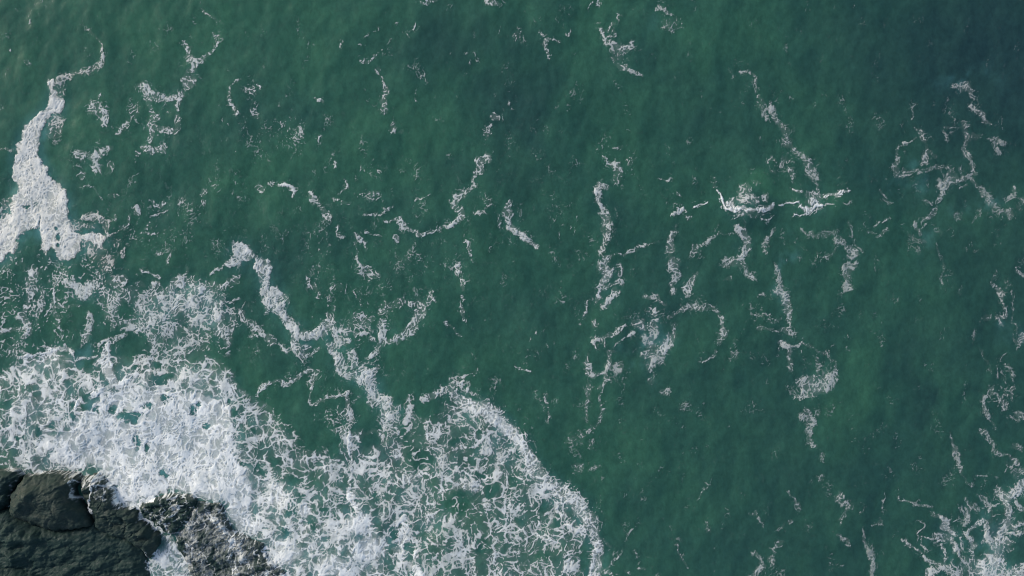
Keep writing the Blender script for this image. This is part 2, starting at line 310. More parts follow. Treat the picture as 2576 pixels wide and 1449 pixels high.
S([(1688,534),(1700,530),(1718,524)], [6,7,4], .85, .85); S([(1743,514),(1760,515),(1770,509),(1778,507)], [2.5,3,2.5,2], .97, .9); B(1728,548,12,8,.4); S([(1700,488),(1714,496)], 2.5, .85); S([(1660,450),(1685,455)], 2, .6)

group('foam_streak', 'stubby vertical foam streak below the left breaking crest')
S([(1700,570),(1697,585)], 3, .6); S([(1693,592),(1688,620),(1686,638)], [9,11,5], .98, .75); S([(1688,650),(1698,672),(1700,690)], [6,12,8], .9, .72); S([(1698,695),(1688,712),(1684,730)], [5,8,9], .55, .72)
group('foam_streak', 'slanting faint foam streak beside the stubby one')
S([(1735,645),(1750,625),(1775,610),(1798,592),(1820,585)], [8,8,4,3,4], [.85,.8,.7,.6,.4], .68); S([(1800,565),(1798,580)], 2.5, .7); S([(1743,682),(1738,705),(1730,735)], [5,8,11], [.5,.65,.75], .75)
group('foam_hook', 'hook-shaped foam streak directly under the breaking crest')
S([(1860,575),(1870,590),(1878,605),(1878,625),(1866,645),(1862,660)], [6,13,10,9,11,12], .95, .76); B(1842,662,24,11,.78,.7); S([(1870,665),(1885,695)], [12,8], .7, .7); B(1830,700,12,10,.4); S([(1822,590),(1850,595)], 2.5, .7)
S([(1948,570),(1935,592),(1922,615),(1918,640)], [3,4,5,4], [.8,.8,.6,.6], .6); S([(1937,597),(1928,625)], 4, .4, .6)

group('foam_streak', 'tall broken foam column right of centre with a bright lower bend')
S([(1520,392),(1528,402),(1548,417),(1550,445)], [3,4,12,15], [.5,.4,.5,.55]); B(1590,405,14,30,.22); B(1555,370,20,10,.25); S([(1508,465),(1506,500),(1515,520)], [11,6,7], [.75,.95,.9], .78); B(1525,470,14,12,.4)
S([(1516,525),(1523,550),(1520,575),(1518,602)], [9,14,13,10], .58, .78); S([(1518,602),(1508,632)], 9, .38)
S([(1527,645),(1514,665),(1528,687),(1518,705),(1508,722)], [10,13,13,10,8], .97, .8); S([(1535,640),(1575,637),(1595,622),(1630,616),(1663,610)], [5,4,6,3,3], .5); S([(1558,670),(1563,685),(1558,698)], 5, .6); S([(1508,722),(1540,722),(1563,712)], [9,5,6], .75)
S([(1508,732),(1503,757)], 6, .75); S([(1550,735),(1540,748),(1523,762),(1513,772)], [8,7,6,5], .8); S([(1480,765),(1473,800)], 3, .5)
group('foam_curl', 'spiral foam curl near the top edge right of centre')
S([(1513,72),(1520,90),(1530,105),(1545,115),(1563,122),(1588,120),(1592,100)], [6,6,5,5,9,6,3], .85, .7); S([(1540,62),(1530,75)], 5, .6); S([(1545,80),(1548,95),(1538,92)], 4, .7, .65); B(1563,135,24,24,.48,.7); B(1550,150,10,10,.6,.7); S([(1545,150),(1560,168),(1585,175),(1608,186)], [6,7,6,4], .65, .7); S([(1555,40),(1548,60)], 2, .5)
group('foam_curl', 'faint lacy foam wisp at the top edge right of the spiral curl')
S([(1645,28),(1658,13),(1670,30),(1690,40)], [4,6,5,5], .75, .65); B(1690,62,28,20,.3,.6); S([(1690,55),(1685,75),(1690,82)], [3,5,4], .6, .6); S([(1700,73),(1718,72),(1720,55)], 2.5, .6, .55); S([(1508,8),(1512,22)], 4, .6); S([(1480,22),(1495,10)], 2, .6)
group('foam_scraps', 'small T-shaped foam scrap left of the spiral curl')
S([(1370,106),(1390,104),(1408,108)], 3, .7, .7); S([(1373,112),(1376,130),(1378,152)], [6,4,3], .6, .75); S([(1420,80),(1430,79),(1438,72)], [3,3.5,2], .9, .8); S([(1358,82),(1368,95)], 3, .5); B(1300,95,20,16,.22)

group('foam_streak', 'slanted dotted foam line falling to the right breaking crest')
S([(1835,172),(1837,190)], 3, .7, .6); S([(1855,180),(1877,180),(1897,190),(1903,212),(1905,228)], [3,5,4,3,3], .5, .6); S([(1912,240),(1912,260),(1925,280),(1928,300)], [4,8,9,3], .6, .62); S([(1938,258),(1943,275),(1948,295),(1956,306)], [3,6,8,4], .85, .66); S([(1956,312),(1972,335),(1980,360)], [5,14,16], .55, .66)
S([(1985,362),(2002,382),(2027,400),(2037,422),(2042,445),(2050,452)], [6,9,9,9,11,8], [.4,.7,.7,.85,.85,.7], .66); S([(2055,455),(2063,470),(2066,482)], 2.5, .8, .66); B(1970,412,8,18,.55,.62); S([(1935,400),(1945,395),(1957,405)], 3, .5, .6); S([(1997,430),(1995,455)], 5, .5); S([(1938,420),(1950,435)], 4, .4, .6); B(1990,400,24,30,.2,.6)

group('foam_network', 'pale branching foam veins near the right edge above the middle')
S([(2402,217),(2420,222),(2432,213),(2447,230),(2447,247)], [9,7,9,8,4], .72, .5); S([(2435,265),(2445,272),(2457,275),(2470,295),(2495,310)], [4,7,8,7,3], .92, .6); S([(2375,318),(2427,322)], 3, .4, .5); S([(2427,310),(2433,335),(2435,350),(2430,365)], [6,7,8,9], .8, .56); B(2450,345,18,8,.4,.5); S([(2490,345),(2505,355),(2527,362)], [6,9,6], .85, .45)
S([(2300,322),(2312,332),(2322,345),(2332,358)], [4,7,7,7], .8, .62); S([(2278,361),(2295,357),(2307,354)], 3, .95, .6); S([(2298,255),(2294,275),(2292,302)], 3, .55, .5); S([(2375,348),(2378,330)], 3, .6, .5)
S([(2262,368),(2254,400),(2250,420),(2258,436),(2285,436)], [3,5,10,11,4], .72, .6); S([(2335,372),(2332,388),(2322,407)], [6,10,8], .65, .58); S([(2345,390),(2350,395)], 6, .6, .55); S([(2275,425),(2310,430),(2360,425),(2390,422)], [9,9,7,6], .45, .56); S([(2352,420),(2365,430)], 6, .7,.58)
S([(2387,428),(2393,445),(2385,460),(2365,470)], [6,11,13,4], .95, .6); S([(2422,448),(2400,457)], [6,10], .85, .55); S([(2410,420),(2415,440)], 5,.6,.55); S([(2427,370),(2430,390),(2447,405),(2455,430)], [9,12,7,6], .92, .6); S([(2420,455),(2437,442),(2452,435)], 3, .85, .5)
S([(2437,447),(2457,467),(2475,492),(2495,515),(2510,535),(2540,539)], [5,7,12,11,6,9], .88, .5); S([(2370,482),(2365,497),(2355,510)], [8,8,4], .9, .66); S([(2325,510),(2335,514),(2340,506)], 3.5, .85, .6); S([(2355,520),(2342,542),(2325,555)], [4,6,5], .9, .52); S([(2302,562),(2310,572),(2317,584)], [9,6,4], .95, .52); S([(2310,570),(2330,566)], 3, .8, .5); S([(2290,585),(2302,600),(2322,607)], [4,8,9], .55, .42); B(2310,630,10,12,.45,.4)
S([(2412,475),(2427,471)], 2.5, .95, .55); S([(2557,470),(2552,487),(2535,497)], [4,4,7], .85, .5); B(2562,520,10,12,.5,.45); S([(2440,560),(2460,545),(2465,530)], 3,.5,.4); B(2415,545,14,14,.4,.4); S([(2500,365),(2512,385)], 5, .7, .45); S([(2555,495),(2576,510),(2600,520)], 5,.5,.45)
group('foam_scraps', 'sparse pale foam scraps between the right breaking crest and the branching veins')
S([(2215,480),(2227,497),(2225,510),(2242,512)], [3,4,3,3], .65, .5); S([(2200,562),(2210,556)], 2.5, .85, .62); S([(2218,557),(2230,556),(2245,553)], [2.5,3,2], .9, .65); S([(2210,598),(2220,588),(2236,582)], [5,5,3], .9, .6); S([(2190,578),(2202,586)], [5,3], .9, .55); S([(2140,557),(2138,575),(2140,595)], [5,3,3], .6, .5); S([(2152,600),(2160,620),(2168,632)], 2.5, .7, .5)
group('foam_patch', 'grey foam patch trailing below the right breaking crest')
S([(2015,575),(2028,582),(2040,588),(2060,593)], [3,4,5,4], .85, .5); S([(2070,590),(2100,584)], [9,9], .85, .42); S([(2100,602),(2112,608),(2122,618)], [11,12,8], .9, .52); S([(2132,625),(2147,632),(2150,640),(2138,650)], [8,13,11,5], .97, .58); B(2082,645,12,8,.65,.55); S([(2100,620),(2095,640)], 4, .4, .5)
group('foam_streak', 'short grey foam dash below the grey foam patch')
S([(2152,668),(2135,678),(2132,700),(2126,722)], [8,9,10,9], .8, .56); S([(2120,728),(2110,742)], 4, .5, .5)
group('foam_streak', 'thin bluish foam thread right of the grey foam dash')
S([(2350,618),(2360,640),(2367,662),(2365,690),(2363,720)], [3,4,4,4,4], [.7,.5,.4,.4,.35], .4); S([(2415,745),(2418,728)], 4, .4, .35); S([(2505,690),(2500,700),(2502,720)], [5,3,3], .7, .5); S([(2553,672),(2557,682),(2566,698),(2580,700)], [2,5,6,6], .95, .55); S([(2455,632),(2465,625)], 3, .6, .45)

group('foam_streak', 'long pale foam streak dropping straight down right of the hook')
S([(1946,655),(1952,672),(1960,695),(1970,715),(1966,728)], [2,6,8,9,8], .95, .62); S([(1964,732),(1974,735),(1979,750),(1983,775),(1982,795),(1981,822)], [9,9,9,10,8,3], .97, .7); S([(1945,835),(1960,832),(1977,834),(2000,838)], [3,6,8,5], .85, .7); B(1945,802,16,8,.35,.6)
S([(1960,868),(1975,874),(1992,878),(2015,862)], [5,6,6,4], .8, .68); S([(1992,880),(1992,905),(1990,930)], [7,8,6], .65, .66)
group('foam_loop', 'round foam loop with a dense lower rim at the foot of the pale streak')
S([(2017,860),(2045,872),(2060,880),(2080,890),(2095,905),(2108,915)], [3,5,3,6,5,3], .4, .64); S([(2108,915),(2110,930),(2100,945),(2080,962),(2052,975),(2022,985)], [3,6,9,13,15,12], [.6,.7,.75,.8,.85,.7], .7); B(2035,960,27,15,.95,.72); B(2007,997,18,9,.6,.7); S([(2053,905),(2058,925),(2055,942)], [6,7,8], .45, .6); B(2010,960,10,12,.5,.65)
group('foam_patch', 'small grey foam blot below the round foam loop')
B(2022,1050,13,14,.75,.64); S([(2030,1035),(2035,1060),(2045,1075)], [9,12,8], .9,.64); S([(2055,1030),(2052,1050)], 4,.6,.5); S([(2035,1080),(2040,1105),(2047,1122)], [12,7,6], .6, .62)
B(2067,1150,10,14,.35,.6); B(2064,1200,9,14,.45,.62); S([(1987,1240),(1997,1258),(2005,1275)], [3,4,8], .55, .55); B(1985,1305,10,8,.5,.58); B(2032,1317,16,20,.27,.55); S([(1960,1330),(1975,1312)], 4,.3,.5)
group('foam_streak', 'thin crooked foam thread in the lower right open water')
B(2110,1250,9,10,.65,.6); S([(2118,1258),(2135,1268),(2145,1273),(2132,1285),(2125,1300),(2118,1315)], [4,6,6,6,5,3], .75, .58); S([(2107,1340),(2115,1350),(2127,1350),(2135,1365)], 3.5, .6, .52); S([(2172,1280),(2163,1298)], 2, .7, .5); S([(2190,1320),(2205,1315),(2222,1305)], 2, .75, .5); S([(2225,1245),(2226,1272)], 2, .7, .5)
group('foam_streak', 'narrow pale foam stripe slanting to the bottom edge in the lower right')
S([(2177,1337),(2180,1355),(2187,1382),(2195,1405),(2199,1425),(2190,1445)], [4,5,6,8,8,9], .92, .5); B(2197,1380,9,14,.3,.45)
group('foam_patch', 'small foam blot near the bottom edge, right of the wide foam arc')
S([(1962,1365),(1948,1385)], 7, .4, .6); S([(1942,1395),(1942,1410),(1940,1425)], [5,11,6], .9, .6); S([(1893,1390),(1905,1400),(1913,1418),(1900,1435),(1888,1449),(1880,1500)], [5,6,8,9,9,9], .7, .6)
S([(1708,1370),(1718,1400),(1735,1425)], [3,4,2], .55, .55); S([(1610,1425),(1622,1428)], 5, .7, .6); S([(1577,1440),(1585,1445)], 6, .6, .6); S([(1590,1335),(1575,1348),(1572,1360)], 2.5, .6, .6); S([(1600,1390),(1602,1402)], 4, .6, .6); S([(1780,1222),(1770,1245),(1760,1260)], 3, .55, .55); S([(1778,1310),(1782,1335)], 4, .5, .5); S([(1885,1295),(1905,1300),(1915,1320)], 3.5, .55, .5)

group('foam_cluster', 'foam cluster shaped like a cup with a raised right arm, right of centre')
S([(1625,747),(1648,742),(1652,752),(1668,762)], [5,5,4,4], .78, .75); S([(1648,782),(1646,775)], 6, .8, .75); B(1605,812,16,13,.92,.82); S([(1618,825),(1640,805),(1655,800)], [8,6,5], .85, .78); S([(1645,820),(1642,835),(1638,850)], [12,13,8], .8, .5); S([(1613,843),(1633,865),(1637,880)], [6,10,14], .9, .62); S([(1637,880),(1648,902)], [16,20], .95, .62); S([(1700,818),(1695,840),(1680,865),(1660,880)], [6,8,10,12], .88, .76); S([(1625,915),(1640,925)], 5, .8,.7); B(1618,892,8,8,.85,.76); B(1640,780,20,14,.2)
S([(1488,855),(1520,847),(1540,838),(1553,827),(1575,822)], [5,5,6,5,4], .68, .74); S([(1488,858),(1500,870)], 4, .6); S([(1520,848),(1524,870)], [3,3], .7, .7); S([(1545,872),(1553,862),(1575,852),(1600,838)], 3, .5, .7); B(1495,815,8,14,.35)
group('foam_hook', 'U-shaped foam hook left of the cup-shaped cluster')
S([(1478,892),(1480,915),(1480,937),(1500,942),(1523,935),(1535,915),(1530,890),(1545,884)], [4,7,8,6,5,7,6,6], [.5,.7,.8,.8,.8,.9,.8,.8], .72); B(1556,925,14,18,.42,.5); S([(1483,967),(1480,995),(1468,1025),(1470,1062)], [8,7,6,5], [.7,.65,.5,.5], .64); S([(1523,942),(1523,962),(1508,975)], [3,3,6], .7, .7); S([(1510,975),(1510,1035),(1500,1070),(1480,1090)], [4,5,8,7], [.3,.4,.5,.5], .66); S([(1375,992),(1380,1025),(1383,1045)], [5,3,4], .6, .65); S([(1383,1045),(1375,1060)], 3, .6, .6)
B(1640,955,15,22,.33,.6); B(1723,1025,18,16,.33,.55); S([(1660,985),(1680,990)], 5, .4,.55); S([(1298,925),(1315,930),(1333,932)], [2,4,3], .55); B(1450,1105,30,16,.28,.55); B(1452,1175,18,14,.38,.55); S([(1485,1185),(1505,1172)], 5,.5,.6); B(1490,1120,14,20,.25,.55)
group('foam_streak', 'dotted foam chain running right from the cup-shaped cluster then down')
S([(1685,795),(1713,782),(1750,774),(1788,767)], [6,6,9,12], .5, .7); S([(1795,770),(1813,805),(1815,830),(1812,862)], [6,6,8,6], [.5,.65,.8,.6], .74); S([(1798,885),(1785,900),(1768,914)], [6,4,2.5], .8, .72); B(1848,895,13,13,.55,.7); B(1843,850,8,26,.25,.62); S([(1900,800),(1915,797),(1932,790)], 4, .5, .62); S([(1908,827),(1923,825),(1940,830)], [5,5,4], .6, .65); B(1728,732,12,13,.75,.76); B(1690,732,10,8,.5,.7); S([(1910,745),(1920,742)], 5, .7, .65)

group('foam_streak', 'short slanting foam stroke in the centre of the picture')
S([(1276,508),(1275,525),(1276,545),(1283,568)], [4,7,10,8], [.85,.98,.95,.6], .75); S([(1283,562),(1300,577),(1313,587),(1322,605),(1345,622)], [6,9,9,7,8], .95, .76); S([(1255,545),(1258,570)], 5, .35); B(1205,538,16,6,.4)
group('foam_arc', 'thin bowl-shaped foam arc left of the central stroke')
S([(911,542),(939,542),(955,540),(974,532),(989,512)], [5,4,3,4,2], .65); S([(974,555),(999,557),(1018,560)], [3,5,4], .85); S([(1005,562),(1024,575),(1034,582)], [8,10,5], .45); S([(1034,582),(1056,587),(1081,582),(1109,575),(1139,560),(1161,542),(1159,527)], [4,4,3,3,6,9,8], .82)
S([(1159,527),(1144,510),(1159,487),(1181,475),(1196,467),(1185,445),(1206,425),(1206,405),(1224,395)], [7,9,9,9,5,6,8,9,10], [.6,.65,.55,.5,.5,.45,.45,.65,.5]); B(1225,405,12,10,.4); S([(1038,505),(1055,503),(1070,498),(1088,497)], 2, .75, .7)
group('foam_scraps', 'bright small foam tuft left of the thin bowl-shaped arc')
S([(696,470),(712,468),(728,468)], [6,7,4], .95, .9); S([(730,472),(740,482),(740,498)], [3,5,4], .8, .85); B(680,465,6,8,.5); B(650,475,8,14,.5); S([(784,487),(795,505),(806,525),(824,545)], [5,5,6,11], .36); S([(849,567),(852,585),(860,595)], 4, .5); S([(835,498),(850,500)], 3, .85); S([(860,510),(878,515)], 6, .4); B(940,495,24,14,.22); S([(870,455),(877,470),(850,487)], 3, .5)
group('foam_scraps', 'faint broken foam scraps below the thin bowl-shaped arc')
S([(894,593),(908,605),(919,612),(924,630)], [6,5,4,3], .65); S([(899,612),(899,657),(904,670),(926,670)], [4,4,6,6], [.4,.5,.8,.8]); B(925,690,30,14,.27); B(945,680,10,10,.4); B(1001,600,8,12,.55); S([(1174,612),(1181,627),(1186,640)], [9,6,6], .55); B(1156,674,9,14,.78); S([(1162,700),(1166,725)], 6, .7); S([(1164,768),(1162,785),(1168,805)], [7,6,4], .6); S([(1119,812),(1135,828),(1156,845)], [5,5,3], .4); S([(1160,742),(1168,755)], 5, .4)
S([(924,582),(940,590),(955,588)], 3, .5); B(850,725,24,14,.25); S([(775,700),(795,722)], 8, .3); S([(800,728),(800,748)], 2.5, .8); S([(890,735),(905,750),(912,775)], 3, .45); B(1060,660,30,30,.12); B(800,640,40,60,.1); B(980,720,30,20,.12)
group('foam_scraps', 'thin faint foam column in the upper centre water')
S([(964,195),(968,215),(969,235),(958,262),(958,287)], [4,5,7,8,7], .42); S([(904,150),(925,155),(949,145)], [4,4,3], .6); B(955,175,10,10,.3); S([(853,118),(860,100)], 4, .35); B(756,330,7,16,.5); S([(800,345),(798,360)], 2.5, .6); B(990,320,10,18,.28); B(1244,290,8,10,.75); S([(1232,312),(1228,335)], 4, .3); S([(1026,80),(1041,77),(1043,62)], 1.4, 1.0, .8); S([(1020,85),(1023,97)], 1.2, .9); S([(790,245),(800,252),(808,260)], 2.5, .55); B(830,300,10,8,.2); B(1075,3,24,5,.4); B(1240,8,24,8,.35); B(845,418,6,14,.4); S([(650,212),(657,222)], 2, .9,.9)
B(720,330,60,40,.14); B(1225,340,14,26,.22)

# ---- surf at the lower right corner
group('surf_foam', 'pale branching surf foam in the lower right corner')
S([(2610,1205),(2572,1220),(2545,1237),(2532,1257),(2527,1287),(2530,1325),(2517,1357),(2507,1387),(2495,1420),(2482,1449),(2470,1520)], [14,12,12,11,10,11,14,17,20,24,30], .92, .78, .2)
S([(2465,1304),(2450,1314),(2438,1326),(2432,1338),(2440,1352),(2456,1372)], [7,8,7,6,7,8], .92, .72); S([(2475,1310),(2482,1335),(2486,1355),(2497,1385)], [9,11,11,13], .88, .66); S([(2368,1295),(2376,1305),(2384,1327),(2402,1350)], [4,8,10,8], .95, .7); S([(2358,1352),(2380,1350),(2402,1352)], [8,9,7], .8, .68); S([(2365,1370),(2395,1355)], 4, .8, .66); S([(2397,1362),(2405,1380),(2412,1395),(2422,1412)], [7,7,7,3], .92, .68)
S([(2327,1404),(2342,1418),(2367,1422),(2385,1432),(2407,1449),(2420,1500)], [4,6,10,12,12,14], .88, .72); S([(2330,1460),(2338,1440),(2352,1430)], [10,11,6], .8, .7); S([(2452,1378),(2450,1395),(2455,1412)], [6,6,7], .85, .7); S([(2375,1380),(2378,1405),(2370,1415)], 5, .75, .66); S([(2422,1355),(2425,1385)], 3, .8, .66)
P([(2435,1549),(2440,1449),(2445,1428),(2480,1405),(2525,1400),(2532,1430),(2580,1418),(2700,1410),(2700,1549)], .8, .8, .4, 8); B(2500,1425,26,22,.97,.84); S([(2535,1338),(2555,1325),(2580,1318),(2640,1310)], [7,6,7,8], .78, .74); S([(2530,1365),(2552,1362)], 5,.8,.74); S([(2535,1352),(2556,1346),(2576,1335)], 4,.8,.7); B(2540,1380,14,12,.6,.66)
S([(2430,1260),(2440,1277),(2432,1298),(2425,1312)], [5,7,6,4], .7, .55); S([(2475,1252),(2487,1277)], [7,7], .65, .55); S([(2510,1232),(2518,1240),(2522,1260)], [6,9,9], .85, .66); S([(2405,1278),(2422,1282),(2428,1290)], 2, .85, .5); S([(2395,1310),(2410,1302),(2420,1305)], 2, .7, .5); B(2450,1275,14,12,.4,.5); S([(2555,1260),(2570,1275),(2590,1280)], 6, .7,.6)
S([(2304,1360),(2306,1338),(2322,1330)], 2.2, .8, .5); S([(2310,1350),(2325,1350),(2335,1360),(2357,1360)], 2.5, .8, .52); S([(2318,1358),(2325,1378),(2335,1390)], 2.2, .85, .5); S([(2267,1355),(2277,1368),(2295,1377),(2320,1395)], [3,4,3,2], .65, .52); S([(2264,1255),(2268,1262),(2295,1267)], 2.5, .8, .5); S([(2295,1265),(2322,1268),(2345,1277)], [3,5,4], .65, .45); B(2355,1295,14,8,.5,.5); S([(2300,1312),(2320,1320),(2325,1335)], 2, .6, .45)
B(2460,1425,60,30,.45,.66,.9); B(2500,1330,40,60,.3,.6,.9)
H(2458,1335,15,15); H(2552,1375,8,18,.7); H(2505,1300,10,20,.7)
group('foam_streak', 'narrow grey foam dash above the lower right surf')
S([(2390,1087),(2395,1105),(2399,1125),(2405,1152),(2412,1175),(2420,1195),(2430,1212),(2452,1228)], [3,4,7,9,6,3,3,2], [.6,.6,.95,.97,.95,.7,.6,.5], .6); S([(2455,1200),(2470,1194),(2490,1192)], 2, .7, .45)
group('foam_network', 'looping pale foam veins along the right edge below the middle')
S([(2477,1093),(2482,1105),(2490,1118),(2505,1138),(2532,1147),(2557,1170)], [9,7,8,6,4,6], .85, .6); S([(2465,1088),(2470,1095)],5,.7,.5); B(2545,1165,24,22,.38,.5,.8); B(2560,1195,16,12,.45,.5); S([(2540,1190),(2560,1183),(2580,1190)], 3, .7, .5); S([(2555,1120),(2565,1130)], 7, .6, .55)
S([(2500,958),(2490,975),(2483,990),(2477,1010),(2475,1025),(2482,1045)], [2,4,5,5,10,9], .88, .64); S([(2495,985),(2508,990),(2518,1002),(2530,990),(2545,993)], [4,5,5,4,3], .8, .6); S([(2518,1005),(2527,1017),(2532,1030)], [9,13,5], .92, .58); S([(2545,993),(2553,1005),(2548,970)], 3, .75, .56); S([(2510,930),(2511,950)], 2, .8, .5); S([(2525,930),(2532,962)], 1.8, .75, .48); S([(2535,915),(2545,940),(2545,960)], 2, .8, .5); B(2565,1042,15,14,.82,.58); S([(2540,1050),(2560,1062)], 4, .7, .5); S([(2490,1060),(2500,1085)], 3, .6,.5)
B(2520,990,40,30,.2,.5,.9); S([(2530,895),(2523,910)], 3, .8, .5); S([(2470,875),(2480,910),(2492,935)], 2, .5, .42)
S([(2567,840),(2565,860),(2562,880)], [9,11,4], .95, .56); S([(2540,835),(2550,860),(2560,878)], [2,4,3], .9, .56); S([(2576,850),(2640,860)], 11, .8,.55)
S([(2510,728),(2517,740),(2519,757),(2530,783),(2510,800)], [5,8,4,3,4], .75, .58); S([(2502,803),(2514,815)], [5,4], .9, .56); S([(2460,832),(2452,855)], 4, .5, .45); S([(2545,735),(2550,770),(2540,800),(2556,812),(2552,838)], 2.4, .6, .48); B(2480,800,14,10,.35,.42)

# sun glints on the wavelet crests, painted as short foam dashes, mostly towards the shore
CUR[0] = 0
rg = np.random.RandomState(5)
for k in range(170):
    if k % 6 == 0: kx, ky = rg.uniform(-60, 1500) * (1 if k % 4 else 1.5), rg.uniform(-60, 900)
    px, py = kx + rg.normal(0, 22), ky + rg.normal(0, 26)
    ln = rg.uniform(2, 8)
    S([(px, py), (px + rg.normal(0, 2), py + ln)], rg.uniform(.8, 1.5), rg.uniform(.7, 1.0), .8 if rg.rand() < .25 else .45)

# holes of open water
for (hx, hy, rx, ry, k) in HOLES:
    sl = box(hx - rx, hx + rx, hy - ry, hy + ry, 0.6 * max(rx, ry) + 20)
    r = np.hypot((XW[sl] - hx) / rx, (YW[sl] - hy) / ry)
    DEN[sl] *= (1 - .88 * k * (1 - sstep(.55, 1.35, r))).astype(F)

# fine scattered flecks, thicker towards the shore on the left
fl = sstep(.30, 1.0, fbm(X / 48, Y / 70, 303, 3) + .25 * fbm(X / 200, Y / 200, 307, 2))
base = (.014 + .15 * fl) * (1.15 - .45 * np.clip(X / 2576, 0, 1)) * (0.6 + 0.4 * sstep(60, 500, Y)) * (1 + .7 * np.exp(-((X - 900) / 520) ** 2 - ((Y - 620) / 260) ** 2))
m = base > DEN
DEN[m] = base[m]; GID[m] = 0; OPA[m] = .5

# ------------------------------------------------------------------ foam pattern
surf_ids = [i for i, g in enumerate(GROUPS) if g[0] == 'surf_foam']
thin = (GID > 0) & (OPA < .84) & ~np.isin(GID, surf_ids)
brk = fbm(X / 26, Y / 30, 161, 3)
DEN[thin] *= (.89 + .32 * brk[thin] - .10 * sstep(1300, 1900, X[thin])).astype(F)
mm = (STY < .5) & (GID > 0)
DEN[mm] += ((.10 + .10 * (X[mm] < 1300)) * sstep(.12, .3, DEN[mm]) * (1 - sstep(.5, .8, DEN[mm]))).astype(F)

def pattern():
    wax = fbm(X / 24, Y / 26, 61, 2); way = fbm(X / 24, Y / 26, 71, 2)
    wbx = perlin(X / 8, Y / 9, 81); wby = perlin(X / 8, Y / 9, 82)
    xs = X + 6 * wax + 2.4 * wbx; ys = Y + 6 * way + 2.4 * wby
    t1 = 1 - np.abs(perlin(xs / 4.6, ys / 5.4, 91)) * 2.6      # fine curling threads
    t2 = 1 - np.abs(perlin(xs / 9, ys / 10.5, 92)) * 2.4        # longer threads
    coarse = fbm(X / 40, Y / 48, 93, 3)
    mid = perlin(xs / 11, ys / 13, 98)
    fine = perlin(X / 3.1, Y / 3.6, 94)
    big_x = fbm(X / 150, Y / 150, 131, 2); big_y = fbm(X / 150, Y / 150, 141, 2)
    ux, uy = X + 55 * big_x + 6 * wax + 2 * wbx, Y + 55 * big_y + 6 * way + 2 * wby
    flow = 1 - np.abs(perlin(ux / 5.2, uy / 17, 101)) * 2.4     # strands drawn out by the backwash
    flow2 = 1 - np.abs(perlin(ux / 10.5, uy / 28, 102)) * 2.4
    xl = X + 12 * w1x + 6 * wax + .5 * wbx; yl = Y + 12 * w1y + 6 * way + .5 * wby
    c1 = worley(xl / 26, yl / 24, 95); c2 = worley(xl / 11, yl / 11.5, 96); c3 = worley((X + 3 * wax) / 6.6, (Y + 3 * way) / 7, 89)
    r1 = np.abs(perlin(xl / 14, yl / 16.5, 301)); r2 = np.abs(perlin(xl / 7.5, yl / 9, 302))
    net = lambda c, w: np.exp(-(c / w) ** 1.3)
    gate = sstep(-.35, .35, fbm(X / 55, Y / 60, 305, 3))
    lace = rank(.9 * net(c1, .22) + .75 * net(c2, .25) * (.4 + .6 * gate) + .35 * net(c3, .3) * gate + .48 * coarse + .06 * fine + .05 * flow2 + .22 * net(r1, .12) * (1 - gate))
    worms = rank(.45 * net(r1, .16) + .40 * net(r2, .2) + .70 * net(c2, .25) + .40 * net(c3, .3) + .45 * coarse + .12 * fine)
    crack = np.maximum(np.exp(-(perlin(xs / 8.5 + 40, ys / 10.5, 97) / .13) ** 2), .8 * np.exp(-(perlin(xs / 15 + 10, ys / 19, 99) / .07) ** 2))
    return worms, lace, t1, t2, fine, coarse, crack.astype(F), flow.astype(F), flow2.astype(F)
WORM, LACE, w_a, w_b, fine, coarse, crack, flow, flow2 = pattern()
NP = WORM + (LACE - WORM) * STY
NP = (.5 + (NP - .5) * (1 + 1.55 * STY * (1 - STY))).astype(F)     # keep the contrast where the two patterns blend
xx = DEN * (.93 + .06 * sstep(.8, 1, DEN)) - (1 - NP)
COV = sstep(-.06, .10 + .42 * DEN, xx) * sstep(0.0, .04, DEN)
# dark hair lines of water between the foam strands, fewer where the foam is thick
hair = 1 - (.12 - .08 * sstep(.75, 1.0, DEN)) * (1 - .5 * STY) * crack * sstep(-.3, .3, fine + .2)
# thin milky bubble film that ties the strands together
FILM = .055 * sstep(.03, .5, DEN) * (1 + .5 * coarse) + (.30 * sstep(.5, .9, DEN) * (.35 + .65 * (OPA > .84)) + .26 * sstep(.85, 1.0, DEN)) * sstep(-.55, .05, xx)
OPAQ = (np.where(OPA > .84, OPA, OPA * .86) * (1 - .17 * sstep(1350, 2050, X) * (OPA < .9) * (1 - .8 * np.isin(GID, surf_ids)))).astype(F)  # foam made thinner to the right, standing in for the light falling off
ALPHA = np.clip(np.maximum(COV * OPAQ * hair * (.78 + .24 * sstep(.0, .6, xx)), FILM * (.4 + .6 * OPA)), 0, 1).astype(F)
# thin bright filaments drawn out across the foam
fx_, fy_ = X + 14 * w1x + 5 * w2x, Y + 14 * w1y + 5 * w2y
fil = np.maximum(np.exp(-(perlin(fx_ / 26, fy_ / 34, 121) / .035) ** 2), np.exp(-(perlin(fx_ / 15, fy_ / 19, 122) / .055) ** 2))
strand = .5 + .5 * np.clip(.6 * flow + .5 * flow2, -1, 1)
ALPHA *= (.86 + .22 * fbm(X / 28, Y / 33, 171, 3)).clip(.55, 1.03).astype(F) ** (1 - .5 * sstep(.85, 1.0, DEN))
ALPHA *= (1 - .13 * (1 - strand) * (.35 + .65 * STY) * (1 - .5 * sstep(.82, 1.0, DEN))).astype(F)
ALPHA = np.maximum(ALPHA, (.85 * OPAQ * fil * .8 * sstep(.22, .5, DEN) * sstep(-.35, .25, coarse + .1) * (.45 + .55 * STY)).astype(F))
ALPHA *= (1 - .08 * sstep(.1, .8, fine))
del WORM, LACE

